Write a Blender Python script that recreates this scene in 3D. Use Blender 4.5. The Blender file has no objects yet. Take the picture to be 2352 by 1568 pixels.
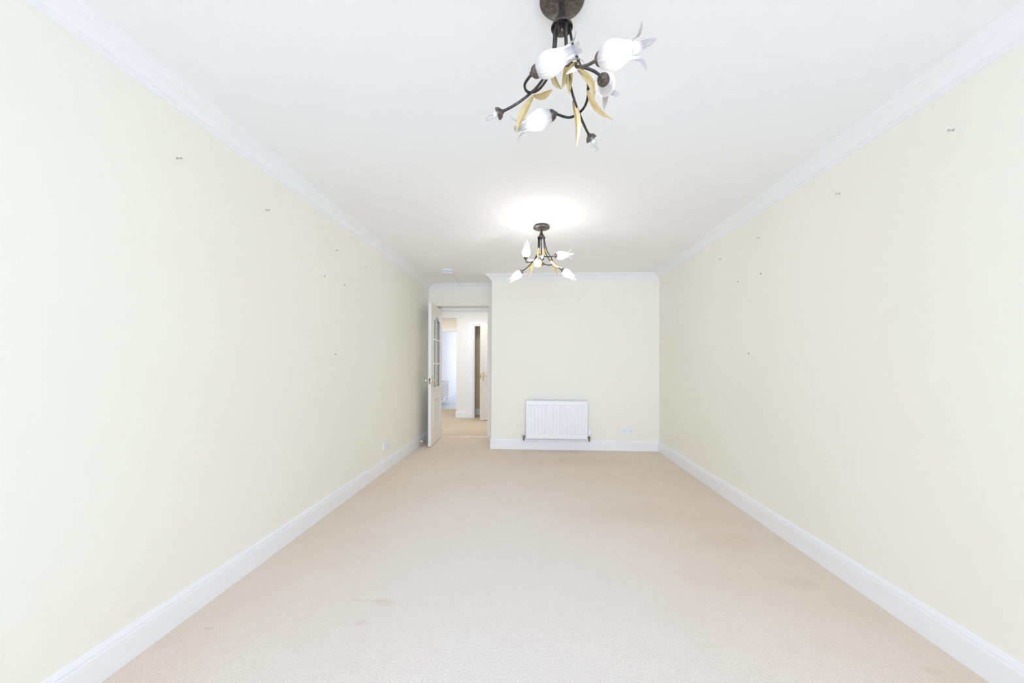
import bpy, math, random
from mathutils import Vector, Matrix
random.seed(7)
C = bpy.context.scene.collection
SC = bpy.context.scene
PI = math.pi

# ------------------------------------------------------------------ camera
FPX, TH, RHO, CAMH = 850.0, math.atan(44.5 / 850), 0.0035, 1.167
cd = bpy.data.cameras.new('camera')
cd.sensor_fit = 'HORIZONTAL'; cd.sensor_width = 36.0
cd.lens = 36.0 * FPX / 2352.0
cd.shift_y = 49.0 / 2352.0
cd.clip_start = 0.02; cd.clip_end = 60
cam = bpy.data.objects.new('camera', cd); C.objects.link(cam)
_right = Vector((math.cos(TH), math.sin(TH), 0)); _up = Vector((0, 0, 1)); _back = Vector((math.sin(TH), -math.cos(TH), 0))
_r2 = _right * math.cos(RHO) + _up * math.sin(RHO); _u2 = _up * math.cos(RHO) - _right * math.sin(RHO)
_m = Matrix.Identity(4)
for i in range(3):
    _m[i][0] = _r2[i]; _m[i][1] = _u2[i]; _m[i][2] = _back[i]
_m[2][3] = CAMH
cam.matrix_world = _m
SC.camera = cam

# ------------------------------------------------------------------ world, daylight, exposure
w = bpy.data.worlds.new('sky'); SC.world = w; w.use_nodes = True
w.node_tree.nodes['Background'].inputs[0].default_value = (0.80, 0.90, 1.0, 1)
w.node_tree.nodes['Background'].inputs[1].default_value = 1.0
SC.view_settings.view_transform = 'Standard'; SC.view_settings.look = 'None'
SC.view_settings.gamma = 1.0; SC.view_settings.use_curve_mapping = False
SC.view_settings.exposure = 0.08
SC.cycles.use_denoising = True
SC.cycles.max_bounces = 10; SC.cycles.diffuse_bounces = 8; SC.cycles.glossy_bounces = 3;
SC.cycles.use_adaptive_sampling = True; SC.cycles.adaptive_threshold = 0.06; SC.cycles.adaptive_min_samples = 12;
SC.cycles.caustics_reflective = False; SC.cycles.transparent_max_bounces = 24
SC.cycles.sample_clamp_indirect = 6.0

def area(name, loc, target, sx, sy, power, col, spread=PI):
    l = bpy.data.lights.new(name, 'AREA'); l.shape = 'RECTANGLE'; l.size = sx; l.size_y = sy
    l.energy = power; l.color = col; l.spread = spread
    o = bpy.data.objects.new(name, l); C.objects.link(o); o.location = loc
    d = Vector(target) - Vector(loc)
    o.rotation_euler = d.to_track_quat('-Z', 'Y').to_euler()
    return o
# daylight through the window wall behind the camera
area('daylight_living', (0.05, -2.93, 1.30), (0.05, 5, 1.25), 2.9, 2.1, 101, (0.715, 0.835, 1.13), 2.3)
# daylight from the hall's and kitchen's own windows, out of view
area('daylight_hall', (1.85, 6.85, 1.25), (-3, 6.85, 1.05), 1.5, 1.9, 2.5, (0.95, 0.96, 1.0))
area('hall_fill_light', (-1.0, 6.75, 2.33), (-1.0, 6.75, 0), 1.1, .7, 14, (1.0, 0.98, 0.96))  # added area light to brighten the hall, no fitting there
area('passage_fill_light', (-2.1, 8.45, 2.33), (-2.1, 8.45, 0), .8, .5, 5, (1.0, 0.97, 0.93))  # added light to lift the dim passage wall, no real lamp
area('daylight_kitchen', (-1.0, 13.62, 1.4), (-2.2, 9.5, 1.0), 1.4, 1.2, 31, (0.90, 0.945, 1.0))

# ------------------------------------------------------------------ materials
def mat(name, col, rough=0.6, metal=0.0, spec=0.5, bump=None, mottle=None, sheen=0.0):
    m = bpy.data.materials.new(name); m.use_nodes = True
    nt = m.node_tree; b = nt.nodes['Principled BSDF']
    b.inputs['Base Color'].default_value = (*col, 1); b.inputs['Roughness'].default_value = rough
    b.inputs['Metallic'].default_value = metal; b.inputs['Specular IOR Level'].default_value = spec
    tc = nt.nodes.new('ShaderNodeTexCoord')
    if mottle:      # (scale, colour2, low, high)
        n = nt.nodes.new('ShaderNodeTexNoise'); n.inputs['Scale'].default_value = mottle[0]; n.inputs['Detail'].default_value = 6
        nt.links.new(tc.outputs['Object'], n.inputs['Vector'])
        r = nt.nodes.new('ShaderNodeMapRange'); r.inputs[1].default_value = mottle[2]; r.inputs[2].default_value = mottle[3]
        nt.links.new(n.outputs['Fac'], r.inputs[0])
        mx = nt.nodes.new('ShaderNodeMix'); mx.data_type = 'RGBA'
        mx.inputs[6].default_value = (*col, 1); mx.inputs[7].default_value = (*mottle[1], 1)
        nt.links.new(r.outputs[0], mx.inputs[0]); nt.links.new(mx.outputs[2], b.inputs['Base Color'])
    if bump:        # (scale, strength, distance)
        n = nt.nodes.new('ShaderNodeTexNoise'); n.inputs['Scale'].default_value = bump[0]; n.inputs['Detail'].default_value = 3
        nt.links.new(tc.outputs['Object'], n.inputs['Vector'])
        bp = nt.nodes.new('ShaderNodeBump'); bp.inputs['Strength'].default_value = bump[1]; bp.inputs['Distance'].default_value = bump[2]
        nt.links.new(n.outputs['Fac'], bp.inputs['Height']); nt.links.new(bp.outputs[0], b.inputs['Normal'])
    return m

M = {}
M['wall'] = mat('cream_wall_paint', (0.915, 0.897, 0.812), 0.75, spec=0.3, bump=(220, 0.12, 0.001), mottle=(1.3, (0.905, 0.887, 0.798), 0.35, 0.65))
M['hall_wall'] = mat('pale_hall_paint', (0.90, 0.89, 0.865), 0.75, spec=0.3, bump=(220, 0.12, 0.001))
M['closet_wall'] = mat('tan_cupboard_paint', (0.72, 0.64, 0.45), 0.8, spec=0.3, bump=(220, 0.12, 0.001))
M['kitchen_wall'] = mat('cool_white_kitchen_paint', (0.88, 0.885, 0.90), 0.75, spec=0.3, bump=(220, 0.12, 0.001))
M['ceil'] = mat('white_ceiling_paint', (0.93, 0.932, 0.938), 0.85, spec=0.2, bump=(160, 0.12, 0.001))
M['gloss'] = mat('white_gloss_woodwork', (0.905, 0.908, 0.925), 0.35, spec=0.5)
M['leaf_paint'] = mat('hall_lit_door_gloss', (0.90, 0.88, 0.855), 0.35, spec=0.5)  # warm light from the hall put into the leaf's base colour
M['cove'] = mat('white_plaster_cornice', (0.905, 0.908, 0.918), 0.75, spec=0.3)
M['rad'] = mat('white_radiator_enamel', (0.905, 0.908, 0.93), 0.3)
M['plastic'] = mat('white_plastic', (0.87, 0.88, 0.92), 0.3)
M['ivory'] = mat('ivory_plastic', (0.82, 0.80, 0.72), 0.35)
M['dark'] = mat('dark_slot', (0.10, 0.10, 0.11), 0.7)
M['chrome'] = mat('worn_chrome', (0.42, 0.41, 0.38), 0.22, metal=1.0, mottle=(90, (0.16, 0.155, 0.14), 0.4, 0.6))
M['steel'] = mat('nail_steel', (0.50, 0.51, 0.50), 0.35, metal=0.6)
M['brass'] = mat('polished_brass', (0.80, 0.70, 0.43), 0.2, metal=1.0)
M['bronze'] = mat('aged_bronze', (0.105, 0.092, 0.086), 0.40, metal=0.75, mottle=(95, (0.20, 0.17, 0.15), 0.40, 0.68), bump=(260, 0.25, 0.001))
M['arm'] = mat('dark_bronze_tube', (0.050, 0.049, 0.050), 0.38, metal=0.7, mottle=(30, (0.13, 0.115, 0.10), 0.45, 0.7))
M['gold'] = mat('satin_gold_leaf', (0.72, 0.60, 0.34), 0.34, metal=0.7, mottle=(60, (0.62, 0.50, 0.26), 0.45, 0.7))
M['ceramic'] = mat('white_ceramic', (0.86, 0.86, 0.80), 0.3)
M['strip'] = mat('threshold_strip', (0.72, 0.66, 0.52), 0.4, metal=0.3)
M['lino'] = mat('pale_grey_vinyl', (0.66, 0.69, 0.76), 0.35, mottle=(5, (0.73, 0.755, 0.80), 0.4, 0.6))

def glass_mat(name, rough, tint, transp):
    m = bpy.data.materials.new(name); m.use_nodes = True; nt = m.node_tree; nt.nodes.clear()
    o = nt.nodes.new('ShaderNodeOutputMaterial'); t = nt.nodes.new('ShaderNodeBsdfTransparent'); t.inputs[0].default_value = (*tint, 1)
    g = nt.nodes.new('ShaderNodeBsdfGlossy'); g.inputs['Roughness'].default_value = rough
    f = nt.nodes.new('ShaderNodeFresnel'); f.inputs[0].default_value = 1.45
    a = nt.nodes.new('ShaderNodeMath'); a.operation = 'MULTIPLY_ADD'; a.inputs[1].default_value = 0.35; a.inputs[2].default_value = 1 - transp
    nt.links.new(f.outputs[0], a.inputs[0])
    x = nt.nodes.new('ShaderNodeMixShader')
    nt.links.new(a.outputs[0], x.inputs[0]); nt.links.new(t.outputs[0], x.inputs[1]); nt.links.new(g.outputs[0], x.inputs[2]); nt.links.new(x.outputs[0], o.inputs[0])
    return m
M['glass'] = glass_mat('clear_pane_glass', 0.02, (0.97, 0.97, 0.95), 0.99)
M['capsule'] = glass_mat('clear_lamp_capsule', 0.03, (0.93, 0.95, 0.96), 0.93)

def shade_mat(name, t, k):
    m = bpy.data.materials.new(name); m.use_nodes = True; nt = m.node_tree; nt.nodes.clear()
    o = nt.nodes.new('ShaderNodeOutputMaterial')
    tr = nt.nodes.new('ShaderNodeBsdfTranslucent'); tr.inputs[0].default_value = (t, t, t * 1.03, 1)
    df = nt.nodes.new('ShaderNodeBsdfDiffuse'); df.inputs[0].default_value = (0.74, 0.74, 0.76, 1)
    gl = nt.nodes.new('ShaderNodeBsdfGlossy'); gl.inputs['Roughness'].default_value = 0.25
    tp = nt.nodes.new('ShaderNodeBsdfTransparent')
    a = nt.nodes.new('ShaderNodeMixShader'); a.inputs[0].default_value = 0.5
    b = nt.nodes.new('ShaderNodeMixShader'); b.inputs[0].default_value = 0.05
    c = nt.nodes.new('ShaderNodeMixShader')
    at = nt.nodes.new('ShaderNodeAttribute'); at.attribute_name = 'thin'
    sc_ = nt.nodes.new('ShaderNodeMath'); sc_.operation = 'ADD'; sc_.inputs[1].default_value = k; sc_.use_clamp = True
    nt.links.new(at.outputs['Fac'], sc_.inputs[0]); nt.links.new(sc_.outputs[0], c.inputs[0])
    nt.links.new(tr.outputs[0], a.inputs[1]); nt.links.new(df.outputs[0], a.inputs[2])
    nt.links.new(a.outputs[0], b.inputs[1]); nt.links.new(gl.outputs[0], b.inputs[2])
    nt.links.new(b.outputs[0], c.inputs[1]); nt.links.new(tp.outputs[0], c.inputs[2]); nt.links.new(c.outputs[0], o.inputs[0])
    return m
M['shade'] = shade_mat('frosted_ribbed_glass', .055, 0.0)
M['shade_far'] = shade_mat('brighter_frosted_ribbed_glass', .60, .10)  # brighter copy of the same glass, lets more lamp light through

def glow(name, col, s):
    m = bpy.data.materials.new(name); m.use_nodes = True; nt = m.node_tree; nt.nodes.clear()
    o = nt.nodes.new('ShaderNodeOutputMaterial'); e = nt.nodes.new('ShaderNodeEmission')
    e.inputs[0].default_value = (*col, 1); e.inputs[1].default_value = s; nt.links.new(e.outputs[0], o.inputs[0]); return m
M['lit'] = glow('lit_lamp_capsule', (1.0, 0.97, 0.92), 6.0)

def carpet(name, c1, c2, c3, sheen_and_marks=()):  # worn: patches of painted window sheen, plus tan marks
    m = bpy.data.materials.new(name); m.use_nodes = True; nt = m.node_tree; b = nt.nodes['Principled BSDF']
    b.inputs['Roughness'].default_value = 0.95; b.inputs['Specular IOR Level'].default_value = 0.1
    L = nt.links.new
    tc = nt.nodes.new('ShaderNodeTexCoord')
    def noise(scale, det=2, rough=.5):
        n = nt.nodes.new('ShaderNodeTexNoise'); n.inputs['Scale'].default_value = scale; n.inputs['Detail'].default_value = det
        n.inputs['Roughness'].default_value = rough; L(tc.outputs['Object'], n.inputs['Vector']); return n
    def rng(src, a, b_, c=0.0, d=1.0):
        r = nt.nodes.new('ShaderNodeMapRange'); r.inputs[1].default_value = a; r.inputs[2].default_value = b_
        r.inputs[3].default_value = c; r.inputs[4].default_value = d; L(src, r.inputs[0]); return r.outputs[0]
    def mix(f, a, b_, mode='MIX'):
        x = nt.nodes.new('ShaderNodeMix'); x.data_type = 'RGBA'; x.blend_type = mode
        if isinstance(f, float): x.inputs[0].default_value = f
        else: L(f, x.inputs[0])
        for k, v in ((6, a), (7, b_)):
            if isinstance(v, tuple): x.inputs[k].default_value = (*v, 1)
            else: L(v, x.inputs[k])
        return x.outputs[2]
    tuft = noise(340, 3, .7); tuft2 = noise(120, 4, .7); big = noise(1.1, 4, .6); mid = noise(6, 5, .65)
    col = mix(rng(big.outputs['Fac'], .38, .66), c1, c2)
    col = mix(rng(mid.outputs['Fac'], .50, .74, 0, .35), col, c3)
    def spot(x, y, sx, sy, soft=.5, wob=.35):
        """soft irregular patch mask centred at x, y (metres)"""
        s_ = nt.nodes.new('ShaderNodeVectorMath'); s_.operation = 'SUBTRACT'; L(tc.outputs['Object'], s_.inputs[0]); s_.inputs[1].default_value = (x, y, 0)
        m_ = nt.nodes.new('ShaderNodeVectorMath'); m_.operation = 'MULTIPLY'; L(s_.outputs[0], m_.inputs[0]); m_.inputs[1].default_value = (1 / sx, 1 / sy, 0)
        l_ = nt.nodes.new('ShaderNodeVectorMath'); l_.operation = 'LENGTH'; L(m_.outputs[0], l_.inputs[0])
        n_ = noise(1.6 / min(sx, sy), 4, .6)
        a_ = nt.nodes.new('ShaderNodeMath'); a_.operation = 'MULTIPLY_ADD'; a_.inputs[1].default_value = wob * 2; L(n_.outputs['Fac'], a_.inputs[0]); L(l_.outputs['Value'], a_.inputs[2])
        return rng(a_.outputs[0], 1 - soft + wob, 1 + soft + wob, 1, 0)
    for x, y, sx, sy, k, c_ in sheen_and_marks:
        q = nt.nodes.new('ShaderNodeMath'); q.operation = 'MULTIPLY'; q.inputs[1].default_value = k; L(spot(x, y, sx, sy, .55 if sx > .3 else .3), q.inputs[0])
        col = mix(q.outputs[0], col, c_)
    col = mix(rng(tuft.outputs['Fac'], .49, .66, 0, .85), col, (c3[0] * .62, c3[1] * .56, c3[2] * .50))
    col = mix(rng(tuft2.outputs['Fac'], .52, .70, 0, .38), col, (c3[0] * .72, c3[1] * .66, c3[2] * .60))
    L(col, b.inputs['Base Color'])
    bp = nt.nodes.new('ShaderNodeBump'); bp.inputs['Strength'].default_value = 0.4; bp.inputs['Distance'].default_value = 0.003
    L(tuft.outputs['Fac'], bp.inputs['Height']); L(bp.outputs[0], b.inputs['Normal'])
    return m
WINDOW_SHEEN, TAN = (0.90, 0.885, 0.885), (0.64, 0.51, 0.385)  # pale centre patches: window sheen painted into the carpet colour
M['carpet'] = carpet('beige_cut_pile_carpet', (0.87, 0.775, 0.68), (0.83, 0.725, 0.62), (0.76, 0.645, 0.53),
    ((0.05, 0.6, 1.05, 2.1, .75, WINDOW_SHEEN), (-.45, 2.4, .75, 1.5, .45, WINDOW_SHEEN), (-.70, 1.765, .055, .03, .22, TAN), (-.79, 1.775, .10, .009, .24, TAN), (-.76, 1.62, .03, .02, .22, TAN),
     (-1.41, 1.55, .022, .006, .5, TAN), (1.53, 1.49, .035, .02, .25, TAN), (1.44, 2.05, .09, .05, .22, TAN), (1.30, 2.5, .2, .12, .2, TAN), (.55, 4.5, .5, .25, .25, TAN), (.7, 2.9, .4, .18, .15, TAN)))
M['hall_carpet'] = carpet('tan_hall_carpet', (0.78, 0.68, 0.55), (0.75, 0.64, 0.50), (0.70, 0.58, 0.44))
M['stain'] = mat('brown_carpet_mark', (0.56, 0.44, 0.33), 0.95, spec=0.1, bump=(260, 0.5, 0.004), mottle=(240, (0.42, 0.32, 0.22), 0.4, 0.62))

# ------------------------------------------------------------------ mesh helpers
class MB:
    def __init__(s): s.v = []; s.f = []
    def add(s, vs, fs):
        n = len(s.v); s.v += [tuple(v) for v in vs]; s.f += [tuple(i + n for i in f) for f in fs]; return s
    def box(s, x0, x1, y0, y1, z0, z1):
        return s.add([(x0, y0, z0), (x1, y0, z0), (x1, y1, z0), (x0, y1, z0), (x0, y0, z1), (x1, y0, z1), (x1, y1, z1), (x0, y1, z1)],
                     [(0, 3, 2, 1), (4, 5, 6, 7), (0, 1, 5, 4), (1, 2, 6, 5), (2, 3, 7, 6), (3, 0, 4, 7)])
    def prism(s, poly, fn):
        """closed polygon poly [(a,b)...] swept between fn(a,b,0) and fn(a,b,1)"""
        n = len(poly)
        vs = [fn(a, b, 0) for a, b in poly] + [fn(a, b, 1) for a, b in poly]
        fs = [(i, (i + 1) % n, n + (i + 1) % n, n + i) for i in range(n)] + [tuple(range(n))[::-1], tuple(range(n, 2 * n))]
        return s.add(vs, fs)
    def lathe(s, prof, o=(0, 0, 0), d=(0, 0, 1), n=24):
        o = Vector(o); d = Vector(d).normalized(); q = d.to_track_quat('Z', 'Y')
        vs = []
        for r, h in prof:
            for k in range(n):
                a = 2 * PI * k / n
                vs.append(o + q @ Vector((r * math.cos(a), r * math.sin(a), h)))
        fs = []
        for i in range(len(prof) - 1):
            for k in range(n):
                k2 = (k + 1) % n
                fs.append((i * n + k, i * n + k2, (i + 1) * n + k2, (i + 1) * n + k))
        if prof[0][0] > 1e-5: fs.append(tuple(range(n))[::-1])
        if prof[-1][0] > 1e-5: fs.append(tuple(range((len(prof) - 1) * n, len(prof) * n)))
        return s.add(vs, fs)
    def tube(s, pts, r, n=10):
        pts = [Vector(p) for p in pts]; T = []
        for i in range(len(pts)):
            a = pts[max(0, i - 1)]; b = pts[min(len(pts) - 1, i + 1)]; T.append((b - a).normalized())
        up = Vector((0, 0, 1)) if abs(T[0].z) < .9 else Vector((1, 0, 0))
        N = (up - T[0] * up.dot(T[0])).normalized(); vs = []
        for i, p in enumerate(pts):
            N = (N - T[i] * N.dot(T[i])).normalized(); B = T[i].cross(N)
            rr = r[i] if isinstance(r, (list, tuple)) else r
            for k in range(n):
                a = 2 * PI * k / n; vs.append(p + (N * math.cos(a) + B * math.sin(a)) * rr)
        fs = []
        for i in range(len(pts) - 1):
            for k in range(n):
                k2 = (k + 1) % n; fs.append((i * n + k, i * n + k2, (i + 1) * n + k2, (i + 1) * n + k))
        fs.append(tuple(range(n))[::-1]); fs.append(tuple(range((len(pts) - 1) * n, len(pts) * n)))
        return s.add(vs, fs)
    def build(s, name, m, parent=None, smooth=False, bevel=0, seg=2, sharp=40):
        me = bpy.data.meshes.new(name); me.from_pydata(s.v, [], s.f); me.update()
        import bmesh
        bm = bmesh.new(); bm.from_mesh(me); bmesh.ops.remove_doubles(bm, verts=bm.verts, dist=1e-6)
        bmesh.ops.recalc_face_normals(bm, faces=bm.faces); bm.to_mesh(me); bm.free()
        me.materials.append(m)
        o = bpy.data.objects.new(name, me); C.objects.link(o)
        if parent: o.parent = parent
        if smooth:
            for p in me.polygons: p.use_smooth = True
            me.set_sharp_from_angle(angle=math.radians(sharp))
        if bevel:
            b = o.modifiers.new('bevel', 'BEVEL'); b.width = bevel; b.segments = seg; b.limit_method = 'ANGLE'; b.angle_limit = math.radians(40)
        return o

def spline(P, n=6):
    P = [Vector(p) for p in P]; out = []
    for i in range(len(P) - 1):
        p0 = P[max(0, i - 1)]; p1 = P[i]; p2 = P[i + 1]; p3 = P[min(len(P) - 1, i + 2)]
        for k in range(n):
            t = k / n
            out.append(.5 * ((2 * p1) + (p2 - p0) * t + (2 * p0 - 5 * p1 + 4 * p2 - p3) * t * t + (3 * p1 - p0 - 3 * p2 + p3) * t ** 3))
    out.append(P[-1]); return out

def tag(o, label, cat, group=None):
    o['label'] = label; o['category'] = cat
    if group: o['group'] = group
    return o
def thing(name, label, cat, loc=(0, 0, 0), group=None):
    o = bpy.data.objects.new(name, None); C.objects.link(o); o.location = loc; o.empty_display_size = .1
    return tag(o, label, cat, group)
def struct(o, label=None):
    o['kind'] = 'structure'
    if label: o['label'] = label
    return o
def sempty(name, label, loc=(0, 0, 0)):
    o = bpy.data.objects.new(name, None); C.objects.link(o); o.location = loc; return struct(o, label)

# ------------------------------------------------------------------ the shell
XL, XR, YF, YA, YB, H = -1.572, 1.697, 5.013, 5.59, 5.93, 2.36     # walls, far wall, alcove wall, its hall side, ceiling
YREAR = -2.60
XC = -0.54                                                          # left corner of the far wall
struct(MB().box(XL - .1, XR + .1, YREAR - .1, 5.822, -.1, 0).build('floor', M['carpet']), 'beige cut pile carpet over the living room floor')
struct(MB().box(-3.1, 2.1, 5.822, 9.234, -.1, -.001).build('floor', M['hall_carpet']), 'tan carpet of the hallway beyond the doorway')
struct(MB().box(-3.1, .4, 9.234, 13.9, -.1, -.003).build('floor', M['lino']), 'pale bluish vinyl floor of the far room')
struct(MB().box(XL - .1, XR + .1, YREAR - .1, YB, H, H + .1).build('ceiling', M['ceil']), 'white ceiling of the living room')
struct(MB().box(-3.1, 2.1, YB, 13.9, H, H + .1).build('ceiling', M['ceil']), 'ceiling of the hallway and far room')
struct(MB().box(XL - .1, XL, YREAR, YB, 0, H).build('wall_left', M['wall']), 'long cream wall on the left')
struct(MB().box(XR, XR + .1, YREAR, YF, 0, H).build('wall_right', M['wall']), 'long cream wall on the right')
struct(MB().box(XC, XR + .1, YF, YB, 0, H).build('wall_far', M['wall']), 'cream end wall behind the radiator')
# alcove wall with the doorway (opening X -1.50..-0.64, head 2.031)
struct(MB().box(XL, -1.50, YA, YB, 0, H).box(-.64, XC, YA, YB, 0, H).box(-1.50, -.64, YA, YB, 2.031, H).build('wall_alcove', M['wall']),
       'cream wall around the open doorway in the alcove')
# rear wall with its wide window, behind the camera
struct(MB().box(XL - .1, -1.40, YREAR - .1, YREAR, 0, H).box(1.50, XR + .1, YREAR - .1, YREAR, 0, H).box(-1.40, 1.50, YREAR - .1, YREAR, 2.28, H)
       .box(-1.40, 1.50, YREAR - .1, YREAR, 0, .10).build('wall_rear', M['wall']), 'cream wall with the wide window behind the viewpoint')
wn = sempty('window_1', 'wide white framed window behind the viewpoint', (0, YREAR, 0))
fr = MB()
for a, b in ((-1.40, -1.34), (-.45, -.39), (.51, .57), (1.44, 1.50)): fr.box(a, b, -.08, -.02, .10, 2.28)
fr.box(-1.34, 1.44, -.08, -.02, .10, .17).box(-1.34, 1.44, -.08, -.02, 2.21, 2.28)
fr.build('window_frame', M['gloss'], wn)
for a, b in ((-1.34, -.45), (-.39, .51), (.57, 1.44)):
    MB().box(a, b, -.056, -.050, .17, 2.21).build('pane', M['glass'], wn)

# cornices: profile (projection, drop)
CP = [(0, 0), (.094, 0), (.094, .0045), (.088, .0075), (.082, .0105), (.080, .0155), (.072, .0185), (.069, .023), (.060, .0265), (.049, .0325), (.039, .040), (.031, .0485),
      (.0255, .0565), (.0235, .0600), (.017, .0615), (.0155, .0650), (.0095, .0670), (.008, .0710), (.0035, .0725), (.003, .0775), (0, .0775)]
def run(prof, a, b, nrm, z, sgn, name, m, label, ma=0, mb=0):
    """moulding from a to b (XY) along a wall whose inward normal is nrm; ma, mb mitre the ends: 1 inward, -1 outward corner"""
    a = Vector((*a, 0)); b = Vector((*b, 0)); n = Vector((*nrm, 0)); d = (b - a).normalized()
    def fn(p, h, t):
        base = a + d * (p * ma) if t == 0 else b - d * (p * mb)
        q = base + n * p; return (q.x, q.y, z + sgn * h)
    o = MB().prism(prof, fn).build(name, m, smooth=True, sharp=25)
    return struct(o, label)
run(CP, (XL, YREAR), (XL, YA), (1, 0), H, -1, 'trim_1', M['cove'], 'white moulded cornice above the left wall', 1, 1)
run(CP, (XR, YREAR), (XR, YF), (-1, 0), H, -1, 'trim_2', M['cove'], 'white moulded cornice above the right wall', 1, 1)
run(CP, (XC, YF), (XR, YF), (0, -1), H, -1, 'trim_3', M['cove'], 'white moulded cornice above the end wall', -1, 1)
run(CP, (XL, YA), (XC, YA), (0, -1), H, -1, 'trim_4', M['cove'], 'white moulded cornice above the alcove doorway', 1, 1)
run(CP, (XC, YA), (XC, YF), (-1, 0), H, -1, 'trim_5', M['cove'], 'short cornice return on the side of the end wall', 1, -1)
# skirting boards: profile (projection, height)
BP = [(0, 0), (.015, 0), (.015, .104), (.0135, .1065), (.0095, .108), (.0095, .1105), (.0125, .1135), (.0125, .117), (.0105, .123), (.0075, .128), (.0065, .1325), (.004, .135), (0, .135)]
def skirt(a, b, nrm, name, label, ma=0, mb=0, m='gloss'): return run(BP, a, b, nrm, 0, 1, name, M[m], label, ma, mb)
skirt((XL, YREAR), (XL, YA), (1, 0), 'baseboard_left', 'white skirting board along the left wall', 1, 1)
skirt((XR, YREAR), (XR, YF), (-1, 0), 'baseboard_right', 'white skirting board along the right wall', 1, 1)
skirt((XC, YF), (XR, YF), (0, -1), 'baseboard_far', 'white skirting board under the radiator', -1, 1)
skirt((XC, YA), (XC, YF), (-1, 0), 'baseboard_return', 'white skirting board on the side of the end wall', 1, -1)
skirt((-.64, YA), (XC, YA), (0, -1), 'baseboard_alcove', 'short white skirting board right of the doorway', 0, 1)
skirt((XL, YA), (-1.50, YA), (0, -1), 'baseboard_alcove', 'white skirting stub left of the doorway behind the open door', 1, 0)
struct(MB().prism([(0, 0), (.036, 0), (.030, .004), (.018, .006), (.006, .004)], lambda a, b, t: (-1.50 + .86 * t, 5.800 + a, b)).build('trim_6', M['strip']), 'metal threshold strip between the two carpets')

# ------------------------------------------------------------------ hallway and rooms beyond
YP = 7.77
struct(MB().box(-1.585, -1.215, YP, YP + .12, 0, H).box(-.45, 2.0, YP, YP + .12, 0, H).box(-1.215, -.45, YP, YP + .12, 1.962, H)
       .box(-3.0, -1.585, YP, YP + .12, 2.114, H).build('wall_hallway', M['hall_wall']), 'pale wall between the passage and the cupboard doorway')
struct(MB().box(-3.1, -3.0, YB, 9.234, 0, H).build('wall_hallway_left', M['hall_wall']))
struct(MB().box(2.0, 2.1, YB, 8.4, 0, H).build('wall_hallway_right', M['hall_wall']))
struct(MB().box(-1.585, -1.485, YP + .12, 9.234, 0, H).build('wall_passage', M['hall_wall']))
struct(MB().box(-1.485, 2.0, 8.245, 8.345, 0, H).build('wall_cupboard', M['closet_wall']), 'tan wall inside the cupboard')
run(BP, (-1.485, 8.245), (0, 8.245), (0, -1), 0, 1, 'baseboard_cupboard', M['gloss'], 'white skirting board inside the cupboard')
skirt((-1.585, YP), (-1.345, YP), (0, -1), 'baseboard_hallway', 'white skirting board on the pale hallway wall', -1, 0)
skirt((-1.585, YP), (-1.585, 9.234), (-1, 0), 'baseboard_passage', 'skirting board along the passage', -1, 0)
struct(MB().box(-3.0, -2.45, 9.234, 9.334, 0, H).box(-1.62, .3, 9.234, 9.334, 0, H).box(-2.45, -1.62, 9.234, 9.334, 1.946, H)
       .build('wall_kitchen', mat('cream_passage_paint', (0.88, 0.82, 0.70), .75, spec=.3)), 'cream wall above the far room doorway')
struct(MB().box(-2.54, -1.53, 9.216, 9.234, 1.946, 2.034).box(-2.54, -2.45, 9.216, 9.234, 0, 1.946).box(-1.62, -1.53, 9.216, 9.234, 0, 1.946)
       .build('trim_7', M['gloss'], bevel=.004), 'pale door casing of the far room')
run(CP, (-3.0, 9.234), (-1.585, 9.234), (0, -1), H, -1, 'trim_8', M['cove'], 'cornice over the far room doorway')
# side wall of the far room: slightly angled, measured
kw = MB(); kw.add([(-2.612, 9.334, 0), (-2.722, 13.8, 0), (-2.9, 13.8, 0), (-2.9, 9.334, 0), (-2.612, 9.334, H), (-2.722, 13.8, H), (-2.9, 13.8, H), (-2.9, 9.334, H)],
                  [(0, 1, 2, 3), (4, 5, 6, 7), (0, 1, 5, 4), (1, 2, 6, 5), (2, 3, 7, 6), (3, 0, 4, 7)])
struct(kw.build('wall_kitchen_left', M['kitchen_wall']), 'cool white side wall of the far room')
struct(MB().box(-2.9, .3, 13.8, 13.9, 0, H).build('wall_kitchen_end', M['kitchen_wall']))
struct(MB().box(.3, .4, 9.234, 13.8, 0, H).build('wall_kitchen_right', M['kitchen_wall']))
_kd = Vector((-.11, 4.466, 0)).normalized(); _kn = Vector((_kd.y, -_kd.x, 0))
run(BP, (-2.612, 9.334), (-2.722, 13.8), (_kn.x, _kn.y), 0, 1, 'baseboard_kitchen', M['gloss'], 'white skirting board below the small radiator')

# ------------------------------------------------------------------ doors
def poly_extrude(mb, pts, f, t0, t1):
    """pts (s,z) polygon; f(s,z,t)->xyz"""
    n = len(pts)
    vs = [f(s_, z_, t0) for s_, z_ in pts] + [f(s_, z_, t1) for s_, z_ in pts]
    fs = [(i, (i + 1) % n, n + (i + 1) % n, n + i) for i in range(n)] + [tuple(range(n)), tuple(range(n, 2 * n))[::-1]]
    mb.add(vs, fs)

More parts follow.
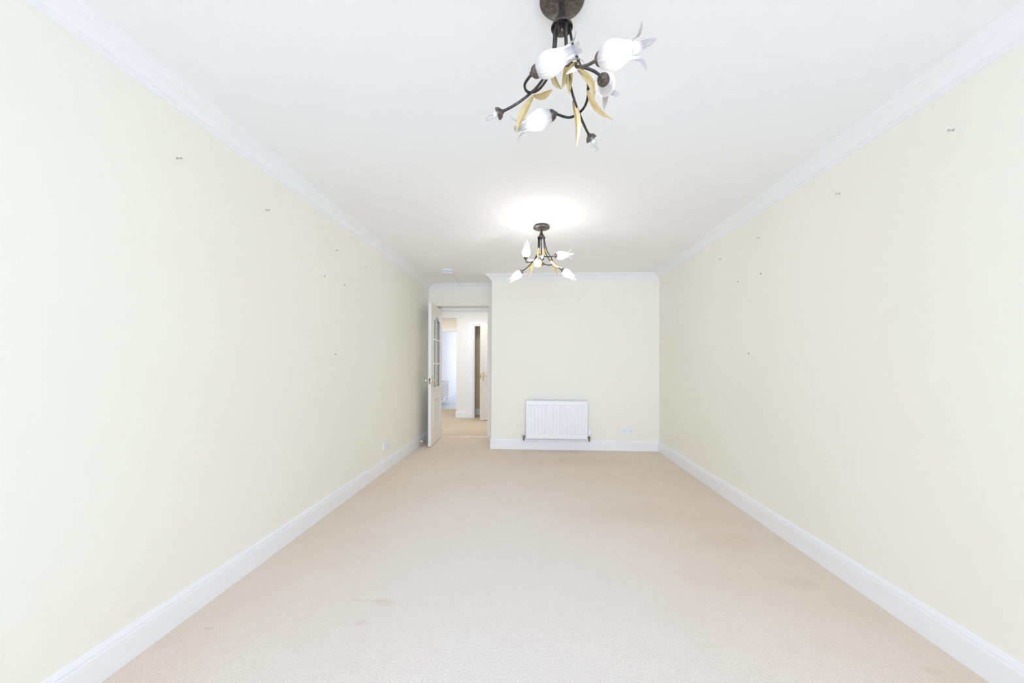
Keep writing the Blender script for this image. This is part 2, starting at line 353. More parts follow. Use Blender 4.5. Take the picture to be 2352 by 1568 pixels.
def lever(parent, org, u, n, zc, toward, name='handle', latch=True):
    """lever handle with long back plate; u: along the leaf, n: outward face normal"""
    u = Vector((*u, 0)); n = Vector((*n, 0)); o = Vector((*org, zc))
    mb = MB()
    pts = []
    for k in range(24):
        a = 2 * PI * k / 24; sx = math.cos(a); sz = math.sin(a)
        rr = .021 * (1 if abs(sz) < .7 else .92)
        pts.append((rr * sx * (1.0 if abs(sz) < .85 else .9), (.068 if sz > 0 else -.068) * (1 if abs(sz) > 1e-6 else 0) + .016 * sz))
    poly_extrude(mb, pts, lambda s, z, t: tuple(o + u * s + Vector((0, 0, z)) + n * t), 0.0003, .0045)
    mb.lathe([(.015, .0045), (.013, .008), (.009, .011), (.0085, .040), (.0, .042)], o + Vector((0, 0, .012)) , n, 16)
    q = o + Vector((0, 0, .012)) + n * .040
    P = [q - u * toward * .004, q + u * toward * .02 + n * .004, q + u * toward * .05 + n * .003 + Vector((0, 0, .002)), q + u * toward * .08 - n * .001 - Vector((0, 0, .003)), q + u * toward * .105 - n * .004 + Vector((0, 0, .001))]
    mb.tube(spline(P, 5), [.0085 - .0028 * i / 20 for i in range(21)], 10)
    for dz in (.062, -.062): mb.lathe([(.0042, .0045), (.003, .0062), (0, .0065)], o + Vector((0, 0, dz)), n, 10)
    h = mb.build(name, M['brass'], parent, smooth=True)
    h['label'] = 'brass lever handle on a long back plate'
    return h

# --- door 1: glazed leaf standing open in the alcove
d1 = sempty('door_1', 'open white glazed door and its frame in the alcove')
MB().box(-1.50, -1.462, 5.805, 5.93, 0, 1.993).box(-.684, -.64, 5.805, 5.93, 0, 1.993).box(-1.50, -.64, 5.805, 5.93, 1.993, 2.031).build('door_frame', M['gloss'], d1, bevel=.002)
MB().box(-1.462, -1.45, 5.85, 5.885, 0, 1.981).box(-.696, -.684, 5.85, 5.885, 0, 1.981).box(-1.462, -.684, 5.85, 5.885, 1.981, 1.993).build('door_stop_bead', M['gloss'], d1)
HX, HY = -1.4185, 5.798             # hinge end of the visible face
EX, EY = -1.3795, 5.040             # free end of the visible face
uD = Vector((EX - HX, EY - HY, 0)); LD = uD.length; uD.normalize(); nD = Vector((-uD.y, uD.x, 0))   # visible face normal points to +X
if nD.x < 0: nD = -nD
TD = .041
def D(s, z, t): p = Vector((HX, HY, 0)) + uD * s - nD * t; return (p.x, p.y, z)      # t=0 visible face, t=TD wall side
Z0, Z1 = .008, 1.992
gs0, gs1, gz0, gzs, gzp = .120, LD - .120, .800, 1.788, 1.862          # glazed opening
arch = []
NA = 24
for k in range(NA + 1):
    q = k / NA; s = gs0 + (gs1 - gs0) * q
    xx = abs(2 * q - 1)             # 1 at the sides, 0 at the centre
    arch.append((s, gzs + (gzp - gzs) * (0.5 + 0.5 * math.cos(PI * min(1, xx / .88)))))
leaf = MB()
def DB(s0, s1, z0, z1, t0, t1, mb=leaf):
    vs = [D(s, z, t) for t in (t0, t1) for s, z in ((s0, z0), (s1, z0), (s1, z1), (s0, z1))]
    mb.add(vs, [(0, 1, 2, 3), (7, 6, 5, 4), (0, 4, 5, 1), (1, 5, 6, 2), (2, 6, 7, 3), (3, 7, 4, 0)])
pz0, pz1 = .250, .657                                                  # lower panel
DB(0, gs0, Z0, Z1, 0, TD); DB(gs1, LD, Z0, Z1, 0, TD)
DB(gs0, gs1, Z0, pz0, 0, TD); DB(gs0, gs1, pz1, gz0, 0, TD)
DB(gs0, gs1, pz0, pz1, .010, TD - .010)
poly_extrude(leaf, [(gs0, Z1)] + arch + [(gs1, Z1)], D, 0, TD)
lf = leaf.build('door_leaf', M['leaf_paint'], d1)
def ring(mb, outer, inner, f, t0, t1):
    """raised moulding between two matching closed outlines"""
    n = len(outer)
    vs = [f(*p, t0) for p in outer] + [f(*p, t1) for p in outer] + [f(*p, t1) for p in inner] + [f(*p, t0) for p in inner]
    fs = []
    for i in range(n):
        j = (i + 1) % n
        for a in range(4):
            b = (a + 1) % 4
            fs.append((a * n + i, a * n + j, b * n + j, b * n + i))
    mb.add(vs, fs)
def rect(s0, s1, z0, z1, g=0): return [(s0 + g, z0 + g), (s1 - g, z0 + g), (s1 - g, z1 - g), (s0 + g, z1 - g)]
for sd in (0, 1):
    ta, tb = (-.006, .012) if sd == 0 else (TD + .006, TD - .012)
    mb = MB()
    ring(mb, rect(gs0, gs1, pz0, pz1, -.004), rect(gs0, gs1, pz0, pz1, .016), D, ta, tb)
    tc_, td_ = (.003, .012) if sd == 0 else (TD - .003, TD - .012)
    DB(gs0 + .045, gs1 - .045, pz0 + .045, pz1 - .045, tc_, td_, mb)
    mb.build('panel_moulding', M['gloss'], lf)
    # glazing surround
    out_ = [(gs0 - .004, gz0 - .004)] + [(gs1 + .004, gz0 - .004)] + [(s + (.004 if s > (gs0 + gs1) / 2 else -.004), z + .004) for s, z in arch[::-1]]
    in_ = [(gs0 + .014, gz0 + .014)] + [(gs1 - .014, gz0 + .014)] + [(gs0 + .014 + (s - gs0) * (gs1 - gs0 - .028) / (gs1 - gs0), z - .014) for s, z in arch[::-1]]
    mb = MB(); ring(mb, out_, in_, D, ta, tb); mb.build('glazing_bead', M['gloss'], lf)
gm = (gs0 + gs1) / 2
mb = MB(); DB(gm - .011, gm + .011, gz0, gzp - .002, .004, TD - .004, mb); mb.build('glazing_bar', M['gloss'], lf)
for zb in (1.150, 1.500):
    mb = MB(); DB(gs0, gm - .011, zb - .011, zb + .011, .004, TD - .004, mb); DB(gm + .011, gs1, zb - .011, zb + .011, .004, TD - .004, mb)
    mb.build('glazing_bar', M['gloss'], lf)
for sa, sb in ((gs0, gm - .011), (gm + .011, gs1)):
    for za, zb in ((gz0, 1.139), (1.161, 1.489)):
        mb = MB(); DB(sa, sb, za, zb, TD / 2 - .002, TD / 2 + .002, mb); mb.build('pane', M['glass'], lf)
    pts = [(s, z) for s, z in arch if sa - 1e-6 <= s <= sb + 1e-6]
    poly = [(sa, 1.511), (sb, 1.511)] + ([(sb, pts[-1][1])] if abs(pts[-1][0] - sb) > 1e-4 else []) + pts[::-1] + ([(sa, pts[0][1])] if abs(pts[0][0] - sa) > 1e-4 else [])
    mb = MB(); poly_extrude(mb, poly, D, TD / 2 - .002, TD / 2 + .002); mb.build('pane', M['glass'], lf)
hp = Vector(D(LD - .052, 0, 0)); lever(lf, (hp.x, hp.y), (uD.x, uD.y), (nD.x, nD.y), .905, -1)
hp = Vector(D(LD - .052, 0, TD)); lever(lf, (hp.x, hp.y), (uD.x, uD.y), (-nD.x, -nD.y), .905, -1)
mb = MB(); DB(LD, LD + .0015, .868, .952, TD / 2 - .011, TD / 2 + .011, mb); DB(LD + .0015, LD + .009, .903, .925, TD / 2 - .006, TD / 2 + .006, mb)
mb.build('latch_plate', M['chrome'], lf)

# --- door 2: panelled leaf ajar across the hallway
d2 = sempty('door_2', 'white panelled hallway door standing ajar')
MB().box(-1.338, -1.227, YP - .016, YP, 0, 2.046).box(-.44, -.33, YP - .016, YP, 0, 2.046).box(-1.227, -.44, YP - .016, YP, 1.962, 2.046).build('casing', M['gloss'], d2, bevel=.004)
MB().box(-1.227, -1.199, YP - .004, YP + .13, 0, 1.962).box(-.468, -.44, YP - .004, YP + .13, 0, 1.962).box(-1.199, -.468, YP - .004, YP + .13, 1.940, 1.962).build('door_frame', M['gloss'], d2)
A2 = Vector((-1.010, 7.372, 0)); B2 = Vector((-.480, 7.757, 0)); u2 = (B2 - A2); L2 = u2.length; L2 = .735; u2.normalize(); n2 = Vector((u2.y, -u2.x, 0))
def D2(s, z, t): p = A2 + u2 * s - n2 * t; return (p.x, p.y, z)
def D2B(mb, s0, s1, z0, z1, t0, t1):
    vs = [D2(s, z, t) for t in (t0, t1) for s, z in ((s0, z0), (s1, z0), (s1, z1), (s0, z1))]
    mb.add(vs, [(0, 1, 2, 3), (7, 6, 5, 4), (0, 4, 5, 1), (1, 5, 6, 2), (2, 6, 7, 3), (3, 7, 4, 0)])
L2 = .655
mb = MB(); st = .108; mid = L2 / 2
cols = ((st, mid - .045), (mid + .045, L2 - st)); rows = ((.227, .690), (.810, 1.787))
D2B(mb, 0, st, .012, 1.952, 0, .038); D2B(mb, L2 - st, L2, .012, 1.952, 0, .038); D2B(mb, mid - .045, mid + .045, .012, 1.952, 0, .038)
for a, b in cols:
    D2B(mb, a, b, .012, .227, 0, .038); D2B(mb, a, b, .690, .810, 0, .038); D2B(mb, a, b, 1.787, 1.952, 0, .038)
    for c, d in rows: D2B(mb, a, b, c, d, .010, .028)
l2 = mb.build('door_leaf', mat('warm_white_door_gloss', (0.84, 0.795, 0.765), 0.35, spec=0.5), d2)
for a, b in cols:
    for c, d in rows:
        mb = MB(); ring(mb, rect(a, b, c, d, -.002), rect(a, b, c, d, .018), D2, -.004, .012)
        D2B(mb, a + .04, b - .04, c + .04, d - .04, .003, .012); mb.build('panel_moulding', M['gloss'], l2)
hp = Vector(D2(.048, 0, 0)); lever(l2, (hp.x, hp.y), (u2.x, u2.y), (n2.x, n2.y), .890, 1)
mb = MB(); D2B(mb, -.0015, 0, .855, .935, .010, .030); D2B(mb, -.009, -.0015, .888, .910, .013, .026); mb.build('latch_plate', M['chrome'], l2)

# ------------------------------------------------------------------ radiators
def radiator(name, label, loc, rz, W, Ht, depth, cols, valves=True, cat='radiator', double=False):
    """local: X along the wall, -Y outwards, back at y=0, bottom z=0"""
    t = thing(name, label, cat, loc); t.rotation_euler = (0, 0, rz)
    yf = -depth; N = cols; mx = .016; pitch = (W - 2 * mx) / N
    xs = [(0, 0), (mx * .5, 0)]
    for k in range(N):
        x0 = mx + k * pitch
        xs += [(x0 + pitch * .04, 0), (x0 + pitch * .20, 1), (x0 + pitch * .62, 1), (x0 + pitch * .80, 0)]
    xs += [(W - mx * .5, 0), (W, 0)]
    zs = [(0, 0), (.035, 0), (.055, 1), (Ht - .062, 1), (Ht - .050, 0), (Ht - .006, 0)]
    dpt = .009; vs = []; nx = len(xs)
    for z, fz in zs:
        for x, fx in xs: vs.append((x, yf + dpt * fx * fz, z))
    vs += [(x, yf + .006, Ht) for x, fx in xs]
    nz = len(zs) + 1
    fs = [(j * nx + i, j * nx + i + 1, (j + 1) * nx + i + 1, (j + 1) * nx + i) for j in range(nz - 1) for i in range(nx - 1)]
    back = len(vs); vs += [(0, yf + .016, 0), (W, yf + .016, 0), (W, yf + .016, Ht), (0, yf + .016, Ht)]
    fs += [(back, back + 3, back + 2, back + 1)]
    fs += [tuple([j * nx for j in range(nz)] + [back + 3, back])]
    fs += [tuple([j * nx + nx - 1 for j in range(nz)] + [back + 2, back + 1])]
    fs += [tuple([i for i in range(nx)] + [back + 1, back]), tuple([(nz - 1) * nx + i for i in range(nx)] + [back + 2, back + 3])]
    MB().add(vs, fs).build('front_panel', M['rad'], t)
    if double: MB().box(.01, W - .01, -.052, -.040, .01, Ht - .01).build('back_panel', M['rad'], t, bevel=.003)
    MB().box(-.007, .0, yf - .002, -.030, -.004, Ht + .004).build('side_panel', M['rad'], t, bevel=.003)
    MB().box(W, W + .007, yf - .002, -.030, -.004, Ht + .004).build('side_panel', M['rad'], t, bevel=.003)
    gr = MB(); gr.box(0, W, yf - .001, yf + .010, Ht, Ht + .004).box(0, W, -.040, -.030, Ht, Ht + .004)
    k = 0.012
    while k < W - .01: gr.box(k, k + .004, yf + .010, -.040, Ht, Ht + .003); k += .014
    gr.build('top_grille', M['rad'], t)
    fins = MB(); k = .02
    while k < W - .02: fins.box(k, k + .002, yf + .016, -.034, .03, Ht - .02); k += .028
    fins.build('convector_fins', M['rad'], t)
    for x in (W * .18, W * .82): MB().box(x, x + .03, -.034, 0, .04, Ht - .06).build('wall_bracket', M['rad'], t)
    if valves:
        yc = yf + .034
        for side, x in ((-1, -.036), (1, W + .036)):
            v = MB()
            v.lathe([(.0085, -.022), (.0085, -.010), (.0135, -.010), (.0135, .002), (.010, .003), (.010, .010), (.0125, .012), (.0125, .030), (.0145, .031), (.0145, .041), (.010, .043)], (x, yc, -.008), (0, 0, 1), 14)
            v.tube([(x, yc, .014), (x - side * .036, yc, .014)], .0085, 12)
            v.lathe([(.013, 0), (.013, .011), (.0, .011)], (x - side * .012, yc, .014), (-side, 0, 0), 6)
            v.tube(spline([(x, yc, -.020), (x, yc, -.030), (x, yc + .016, -.036), (x, -.0, -.036)], 4), .0075, 10)
            vo = v.build('valve', M['chrome'], t, smooth=True); vo['label'] = 'timeworn chrome radiator valve'
            if side < 0:
                c = MB().lathe([(.011, 0), (.0125, .003), (.0125, .034), (.010, .038), (0, .038)], (x, yc, .034), (0, 0, 1), 16).build('valve_cap', M['ivory'], vo, smooth=True)
                c['label'] = 'ivory plastic valve cap'
            else:
                c = MB().lathe([(.014, 0), (.021, .010), (.0235, .022), (.0235, .030), (.0215, .032), (.0215, .078), (.018, .084), (0, .084)], (x, yc, .034), (0, 0, 1), 20).build('thermostat_head', M['plastic'], vo, smooth=True)
                c['label'] = 'white thermostatic valve head'
                dd = MB()
                for a in (-100, -60): dd.lathe([(.0022, 0), (.0022, .001), (0, .001)], (x + .0228 * math.cos(math.radians(a)), yc + .0228 * math.sin(math.radians(a)), .062), (math.cos(math.radians(a)), math.sin(math.radians(a)), 0), 8)
                dd.build('valve_marks', M['dark'], vo)
    return t
radiator('radiator', 'white ribbed panel radiator on the end wall', (-.062, YF - .001, .166), 0, .797, .497, .100, 16)
a2 = math.atan2(-2.722 + 2.612, 4.466)
r2 = radiator('radiator', 'small radiator seen end-on through the doorway in the far room', (-2.622, 9.96, .145), PI / 2 + .0246, .78, .490, .215, 12, valves=True, double=True)

# ------------------------------------------------------------------ sockets
def socket(name, label, loc, rz, group=None):
    """double socket, local: X along wall, -Y outwards, centre at origin"""
    t = thing(name, label, 'socket', loc, group); t.rotation_euler = (0, 0, rz)
    MB().box(-.073, .073, -.009, 0, -.043, .043).build('face_plate', M['plastic'], t, bevel=.003)
    for x in (-.0125, .0125):
        sw = MB(); sw.add([(x - .0055, -.0088, -.008), (x + .0055, -.0088, -.008), (x + .0055, -.0088, .010), (x - .0055, -.0088, .010), (x - .0055, -.0098, -.008), (x + .0055, -.0098, -.008), (x + .0055, -.0125, .010), (x - .0055, -.0125, .010)],
                          [(0, 1, 2, 3), (4, 5, 6, 7), (0, 1, 5, 4), (1, 2, 6, 5), (2, 3, 7, 6), (3, 0, 4, 7)])
        o = sw.build('rocker_switch', M['plastic'], t); o.location = (0, 0, .016)
    for sx in (-1, 1):
        h = MB(); cx = sx * .042
        h.box(cx - .0025, cx + .0025, -.0094, -.0088, -.0015, .0065) if sx < 0 else h.box(cx - .0025, cx + .0025, -.0094, -.0088, -.0015, .0065)
        h.box(cx - .0145, cx - .008, -.0094, -.0088, -.021, -.0168); h.box(cx + .008, cx + .0145, -.0094, -.0088, -.021, -.0168)
        h.build('pin_holes', M['dark'], t)
    for x in (-.0603, .0603): MB().lathe([(.0026, 0), (.0022, .0008), (0, .0008)], (x, -.0088, 0), (0, -1, 0), 10).build('screw', M['plastic' if x < 0 else 'chrome'], t)
    return t
socket('power_socket', 'white double power socket on the end wall right of the radiator', (1.279, YF, .270), 0)
socket('power_socket', 'white double power socket low on the left wall near the door', (XL, 3.935, .268), PI / 2)

# ------------------------------------------------------------------ ceiling alarm, trunking, door stop
t = thing('smoke_alarm', 'round white slotted alarm on the ceiling near the doorway', 'smoke alarm', (-1.094, 4.742, H))
MB().lathe([(.073, 0), (.075, -.003), (.075, -.016), (.070, -.018), (.0, -.018)], n=48).build('mounting_base', M['plastic'], t, smooth=True)
MB().lathe([(.066, -.018), (.066, -.032), (.0, -.032)], n=48).build('sensor_core', M['dark'], t, smooth=True)
v = MB()
for k in range(28):
    a = 2 * PI * k / 28; c_, s_ = math.cos(a), math.sin(a); w_ = .0030
    vs = []
    for z in (-.017, -.029):
        for (r_, q) in ((.068, -w_), (.0745, -w_), (.0745, w_), (.068, w_)): vs.append((r_ * c_ - q * s_, r_ * s_ + q * c_, z))
    v.add(vs, [(0, 1, 2, 3), (4, 5, 6, 7), (0, 1, 5, 4), (1, 2, 6, 5), (2, 3, 7, 6), (3, 0, 4, 7)])
v.build('vent_fins', M['plastic'], t)
MB().lathe([(.0745, -.0285), (.0745, -.0335), (.068, -.040), (.040, -.044), (.0, -.045)], n=48).build('cover', M['plastic'], t, smooth=True)
MB().lathe([(.009, -.043), (.009, -.047), (.0, -.0475)], (.03, 0, 0), n=16).build('test_button', M['plastic'], t, smooth=True)
t = MB()
t.box(-1.098, -1.082, 4.80, 5.493, H - .0105, H)
t.add([(-1.098, 5.486, H - .0105), (-1.082, 5.486, H - .0105), (-1.082, 5.496, H), (-1.098, 5.496, H),
       (-1.098, 5.578, H - .094), (-1.082, 5.578, H - .094), (-1.082, 5.59, H - .094), (-1.098, 5.59, H - .088)],
      [(0, 1, 2, 3), (4, 5, 6, 7), (0, 1, 5, 4), (1, 2, 6, 5), (2, 3, 7, 6), (3, 0, 4, 7)])
tag(t.build('cable_trunking', M['cove'], bevel=.002), 'thin white cable trunking from the ceiling alarm over the cornice', 'cable trunking')
t = thing('door_stop', 'brass door stop on the left skirting board beside the open door', 'door stop', (-1.557, 5.084, .070))
MB().lathe([(.0155, 0), (.0155, .003), (.011, .007), (.0085, .010), (.0085, .062), (.0, .062)], d=(1, 0, 0), n=20).build('stem', M['brass'], t, smooth=True)
MB().lathe([(.0095, .062), (.0095, .072), (.006, .076), (0, .076)], d=(1, 0, 0), n=20).build('rubber_tip', M['dark'], t, smooth=True)

# ------------------------------------------------------------------ nails and plugs left in the walls
def nail(label, loc, nrm, length, group, bend=0.0, name='wall_nail'):
    n = Vector((*nrm, 0)); t = thing(name, label, 'nail' if name == 'wall_nail' else 'screw', loc, group)
    side = Vector((-n.y, n.x, 0))
    P = [Vector((0, 0, 0)), n * length * .5 + side * bend * .15, n * length + side * bend * .3 + Vector((0, 0, -abs(bend) * .6))]
    MB().tube(spline(P, 4), .0019, 8).build('shank', M['steel'], t, smooth=True)
    e = P[-1]; MB().lathe([(.0042, 0), (.0042, .0016), (0, .0022)], e, n, 12).build('head', M['steel'], t, smooth=True)
    MB().lathe([(.0048, 0), (.0040, .0012), (0, .0012)], (0, 0, 0), n, 12).build('wall_plug', M['steel' if length > .01 else 'dark'], t, smooth=True)
    return t
g = 'nails left in the walls'
NLY = [(1.560, 2.069, .002), (2.112, 2.067, 0), (2.893, 2.064, 0), (3.415, 2.068, .006)]
NL = ['nearest of the four high nails on the left wall', 'second nearest high nail on the left wall', 'third nearest high nail on the left wall', 'bent nail furthest back high on the left wall']
for (y, z, b), lb in zip(NLY, NL): nail(lb, (XL, y, z), (1, 0), .019, g, b)
NRY = [(1.583, 2.112, .002), (2.136, 2.108, 0), (2.853, 2.106, 0), (3.411, 2.101, 0)]
NR = ['nearest of the four high nails on the right wall', 'second nearest high nail on the right wall', 'third nearest high nail on the right wall', 'high nail furthest back on the right wall']
for (y, z, b), lb in zip(NRY, NR): nail(lb, (XR, y, z), (-1, 0), .019, g, b)
g = 'small screws left in the walls'
for loc, nr, lb in (((XL, 2.733, 1.820), (1, 0), 'dark screw below the high nails on the left wall, nearer one'),
                    ((XL, 3.034, 1.818), (1, 0), 'dark screw below the high nails on the left wall, further one'),
                    ((XL, 2.892, 1.232), (1, 0), 'lowest pale screw on the left wall at mid height'),
                    ((XR, 2.836, 1.834), (-1, 0), 'dark screw below the high nails on the right wall, nearer one'),
                    ((XR, 3.136, 1.840), (-1, 0), 'dark screw below the high nails on the right wall, further one'),
                    ((XR, 2.985, 1.245), (-1, 0), 'lowest dark screw on the right wall at mid height'),
                    ((.217, YF, 2.026), (0, -1), 'left of the two tiny screws high on the end wall'),
                    ((.645, YF, 2.026), (0, -1), 'right of the two tiny screws high on the end wall')):
    nail(lb, loc, nr, .004, g, 0, 'wall_screw')

# ------------------------------------------------------------------ chandeliers
def tulip(mb, base, d, roll=0.0, Lb=.096, Lp=.060):
    """ribbed tulip shade with four curled petals, opening along d"""
    base = Vector(base); d = Vector(d).normalized(); q = d.to_track_quat('Z', 'Y')
    R = [(0, .013), (.006, .022), (.016, .031), (.030, .0378), (.044, .0395), (.060, .0365), (.076, .0305), (.090, .0255), (.104, .0235), (.120, .0250), (.136, .0285), (.150, .0335), (.162, .0385)]
    def rad(s):
        for i in range(len(R) - 1):
            if s <= R[i + 1][0]:
                a = (s - R[i][0]) / (R[i + 1][0] - R[i][0]); a2 = a * a * (3 - 2 * a) * .35 + a * .65
                return R[i][1] + (R[i + 1][1] - R[i][1]) * a2
        return R[-1][1]
    SR = .86
    NU, NV = 96, 30; vs = []; thin = []
    for j in range(NV + 1):
        for i in range(NU):
            u = 2 * PI * i / NU; p = abs(math.cos(2 * u))
            petal = 1 - abs(math.sin(2 * u)) ** 2.8
            Le = Lb + Lp * petal
            s = Le * (j / NV) ** .92
            r = rad(s) * SR * (1 + .030 * math.cos(20 * u) * min(1, s / .02))
            k = max(0, (s - .108) / .040)
            uc = u
            # tips narrow and curl outwards
            near = round(u / (PI / 2)) * (PI / 2)
            uc = u + (near - u) * .42 * k * k
            r += .010 * k * k * k
            vs.append(base + q @ Vector((r * math.cos(uc + roll), r * math.sin(uc + roll), s - .008 * k * k * k)))
            thin.append(min(.30, .05 + .30 * max(0, (s - .085) / .06)))
    fs = [(j * NU + i, j * NU + (i + 1) % NU, (j + 1) * NU + (i + 1) % NU, (j + 1) * NU + i) for j in range(NV) for i in range(NU)]
    mb.v += [tuple(v) for v in vs]; mb.f += fs
    return thin

def leaf_blade(name, base, tip, width, bow, fold_dir, parent):
    """boat-shaped folded metal leaf from base to tip, bowed by vector bow"""
    base = Vector(base); tip = Vector(tip); bow = Vector(bow); N = 16; ax = (tip - base).normalized()
    f = Vector(fold_dir); f = (f - ax * f.dot(ax)).normalized(); vs = []
    for i in range(N + 1):
        t = i / N
        c = base + (tip - base) * t + bow * math.sin(PI * t)
        tan = ((tip - base) + bow * PI * math.cos(PI * t)).normalized()
        ff = (f - tan * f.dot(tan)).normalized(); s = tan.cross(ff)
        w_ = width * .5 * (math.sin(PI * (.06 + .93 * t ** .85)) ** .85); w_ = max(w_, .0012)
        vs += [c + s * w_ + ff * w_ * .35, c - ff * .0014 - ff * w_ * .30, c - s * w_ + ff * w_ * .35, c + ff * .0002 - ff * w_ * .22]
    fs = []
    for i in range(N):
        for k in range(4):
            k2 = (k + 1) % 4; fs.append((i * 4 + k, i * 4 + k2, (i + 1) * 4 + k2, (i + 1) * 4 + k))
    fs += [(0, 1, 2, 3), (N * 4, N * 4 + 1, N * 4 + 2, N * 4 + 3)]
    o = MB().add(vs, fs).build(name, M['gold'], parent, smooth=True, sharp=30)
    return o

def cyl(r, az, z): a = math.radians(az); return Vector((r * math.cos(a), r * math.sin(a), z))
STR = [(.024, 0, -.100), (.026, 0, -.16), (.034, 0, -.21), (.05, 0, -.25), (.08, 0, -.29), (.12, 0, -.322), (.16, 0, -.345), (.196, 0, -.36)]

def chandelier(label, loc, arms, leaves, power, glass='shade'):
    t = thing('chandelier', label, 'chandelier', loc)
    MB().lathe([(.058, 0), (.060, -.004), (.062, -.010), (.0715, -.018), (.0725, -.021), (.070, -.0245), (.052, -.031), (.030, -.0365), (.016, -.0395), (.0, -.040)], n=56).build('canopy', M['bronze'], t, smooth=True)
    MB().lathe([(.0085, -.036), (.0085, -.046), (.0095, -.050), (.0125, -.064), (.0180, -.078), (.0250, -.090), (.0320, -.0985), (.0350, -.104), (.0352, -.1085), (.0330, -.1090), (.0280, -.1040), (.0200, -.101), (.010, -.1005), (.010, -.107), (.0, -.1075)], n=40).build('stem_cone', M['bronze'], t, smooth=True)
    MB().lathe([(.0, -.100), (.0055, -.106), (.0075, -.113), (.0055, -.119), (.0025, -.122), (.0035, -.125), (.0, -.129)], n=16).build('finial', M['bronze'], t, smooth=True)
    for a in arms:
        path = spline([Vector(p) for p in a['path']], 7)
        ao = MB().tube(path, .0043, 10).build('arm', M['arm'], t, smooth=True)
        cup = Vector(a['path'][-1]); d = Vector(a['dir']).normalized()
        co = MB().lathe([(.0045, -.006), (.0065, -.004), (.0085, .000), (.0135, .003), (.0170, .0075), (.0190, .0130), (.0195, .0180), (.0180, .0180), (.0165, .011), (.010, .006), (.0, .0055)], cup, d, 28).build('lamp_cup', M['bronze'], ao, smooth=True)
        if a['shade']:
            mb = MB(); th = tulip(mb, cup + d * .012, d, a.get('roll', 0.4))
            me = bpy.data.meshes.new('shade'); me.from_pydata(mb.v, [], mb.f); me.update()
            at = me.attributes.new('thin', 'FLOAT', 'POINT')
            for i, x in enumerate(th): at.data[i].value = x
            me.materials.append(M[glass])
            for p in me.polygons: p.use_smooth = True
            so = bpy.data.objects.new('shade', me); C.objects.link(so); so.parent = ao
            so['label'] = 'frosted tulip glass shade'
        MB().lathe([(.0075, .006), (.0085, .010), (.0085, .028), (.0065, .031), (.0, .031)], cup, d, 14).build('lamp_holder', M['ceramic'], ao, smooth=True)
        lit = a['lit']
        big = 1.8 if (lit and not a['shade']) else 1.0
        MB().lathe([(.0048, .031), (.0062 * big, .034), (.0062 * big, .054), (.0042 * big, .060), (.0, .0625)], cup, d, 14).build('bulb', M['lit'] if lit else M['capsule'], ao, smooth=True)
        if not a['shade']:
            s_ = d.orthogonal().normalized(); cl = MB()
            for q in (-1, 1):
                cl.tube(spline([cup + d * .008 + s_ * q * .010, cup + d * .020 + s_ * q * .0175, cup + d * .034 + s_ * q * .0215, cup + d * .040 + s_ * q * .0185], 4), .0007, 6)
            if not lit: cl.tube(spline([cup + d * .031, cup + d * .048 + s_ * .0015, cup + d * .056, cup + d * .048 - s_ * .0015, cup + d * .032], 4), .0005, 6)
            cl.build('spring_clip', M['steel'], ao, smooth=True)
        if lit:
            l = bpy.data.lights.new('bulb_light', 'POINT'); l.energy = power; l.shadow_soft_size = .010; l.color = (1.0, .965, .92)
            lo = bpy.data.objects.new('bulb_light', l); C.objects.link(lo); lo.parent = ao; lo.location = cup + d * .069
    for b, dr, L, wd, bw, fd in leaves:
        b = Vector(b); dr = Vector(dr).normalized(); leaf_blade('leaf', b, b + dr * L, wd, bw, fd, t)
    return t

def straight(az, cup=None, tw=0):
    P = [cyl(r, az + tw * (1 - i / 7), z) for i, (r, _, z) in enumerate(STR)]
    if cup is not None:
        cup = Vector(cup); d = cup - P[-1]
        for i in (3, 4, 5, 6, 7): P[i] = P[i] + d * ((i - 2) / 5)
    return P
def hook(az, tab, cup): return [cyl(r, az + a, z) for r, a, z in tab] + [Vector(cup)]
HBk = [(.024, -100, -.100), (.036, -100, -.17), (.060, -103, -.24), (.088, -88, -.288), (.112, -55, -.314), (.130, -25, -.317)]
HLf = [(.024, -80, -.100), (.028, -78, -.17), (.046, -66, -.24), (.078, -58, -.283), (.108, -40, -.308), (.126, -18, -.318)]
HRt = [(.024, -125, -.100), (.028, -125, -.17), (.034, -118, -.23), (.046, -88, -.262), (.078, -42, -.286), (.110, -15, -.300)]

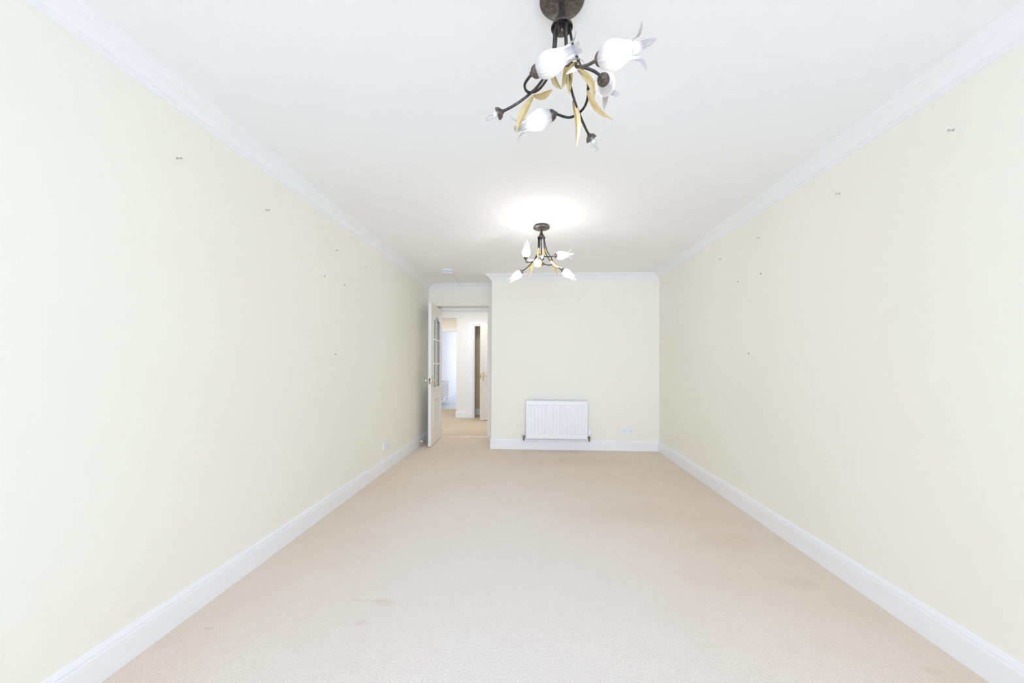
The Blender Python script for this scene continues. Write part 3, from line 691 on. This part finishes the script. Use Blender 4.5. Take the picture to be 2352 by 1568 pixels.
near_arms = [
    dict(path=straight(174, (-.195, .019, -.36)), dir=(-.80, .10, -.30), shade=False, lit=False),
    dict(path=straight(55, (.113, .160, -.36)), dir=(.52, .36, -.62), shade=False, lit=False),
    dict(path=straight(-62.5, (.082, -.176, -.358)), dir=(.60, -.66, -.36), shade=True, lit=True, roll=.75),
    dict(path=hook(217, HLf, (-.097, -.073, -.310)), dir=(.92, -.32, .23), shade=True, lit=True, roll=.5),
    dict(path=hook(96, HBk, (-.012, .112, -.310)), dir=(-.96, .11, -.27), shade=True, lit=True, roll=.9),
    dict(path=hook(-21, HRt, (.123, -.047, -.310)), dir=(.27, .90, .34), shade=True, lit=True, roll=.3)]
near_leaves = [
    ((-.092, .036, -.300), (-.50, .50, -.70), .115, .026, (-.008, 0, -.002), (-.4, -.7, -.5)),
    ((-.092, .034, -.300), (.66, -.69, -.30), .090, .030, (0, 0, -.006), (0, -.3, -1)),
    ((.044, .070, -.295), (.14, .48, -.86), .136, .023, (.010, 0, .004), (.3, -.8, -.5)),
    ((.084, .018, -.290), (.70, .27, -.66), .130, .018, (-.014, 0, -.012), (.2, -.8, -.6)),
    ((.045, -.058, -.290), (.51, .11, -.85), .100, .021, (.014, 0, .006), (-.3, -.8, -.4)),
    ((.016, -.009, -.220), (.07, -.04, -1.0), .112, .026, (.002, 0, 0), (-.2, -.9, -.3)),
    ((.014, -.010, -.240), (-.19, -.21, -.96), .088, .022, (.003, 0, 0), (.3, -.8, -.3)),
    ((-.028, .012, -.240), (.33, -.27, -.91), .080, .020, (-.006, 0, -.004), (-.5, -.7, -.3)),
    ((.045, -.085, -.292), (-.55, .20, -.30), .045, .022, (0, 0, .003), (0, -.6, -.8))]
far_arms = [
    dict(path=straight(147, (-.166, .105, -.365)), dir=(-.77, .30, -.55), shade=True, lit=True, roll=.8),
    dict(path=straight(21, (.180, .070, -.365)), dir=(.84, .20, -.52), shade=True, lit=True, roll=.4),
    dict(path=straight(-90, (.0, -.195, -.345)), dir=(0, -.93, .10), shade=False, lit=True),
    dict(path=hook(198, HLf, (-.136, -.045, -.303)), dir=(.10, -.10, .98), shade=True, lit=True, roll=.78),
    dict(path=hook(79, HBk, (.023, .124, -.300)), dir=(-.90, .20, .22), shade=True, lit=True, roll=.5),
    dict(path=[(-.024, -.006, -.10), (-.027, -.008, -.17), (-.026, -.012, -.235), (-.014, -.040, -.266), (.020, -.080, -.290), (.070, -.108, -.302), (.106, -.124, -.300)], dir=(.86, .30, .16), shade=True, lit=True, roll=.2)]
far_leaves = [
    ((-.070, .090, -.275), (-.27, .22, -.94), .150, .028, (.008, 0, .004), (.3, -.9, -.1)),
    ((-.062, .088, -.262), (.74, -.20, .62), .065, .024, (0, 0, -.004), (0, -1, -.2)),
    ((-.079, .100, -.280), (-.41, .30, -.80), .105, .022, (0, 0, -.004), (-.3, -.9, 0)),
    ((.019, -.030, -.205), (-.02, .10, -.93), .085, .024, (.004, 0, 0), (-.3, -.9, 0)),
    ((-.004, -.024, -.220), (.05, .10, -1.0), .070, .022, (0, 0, 0), (.2, -.9, 0)),
    ((-.021, -.030, -.200), (-.14, -.10, -.88), .085, .020, (-.003, 0, 0), (-.3, -.9, 0)),
    ((.082, .005, -.285), (.79, .09, -.61), .130, .026, (-.012, 0, -.012), (-.1, -.9, -.3)),
    ((.080, .060, -.297), (.44, .20, -.86), .138, .024, (.008, 0, .006), (-.3, -.9, 0)),
    ((.005, .015, -.300), (-.12, -.20, -.94), .072, .018, (0, 0, 0), (-.3, -.9, 0))]
chandelier('nearer chandelier with two bare lamps and four frosted tulip shades', (.095, 1.206, H), near_arms, near_leaves, 0.85)
chandelier('further chandelier hanging in front of the end wall with five tulip shades', (.083, 3.226, H), far_arms, far_leaves, 3.0, 'shade_far')
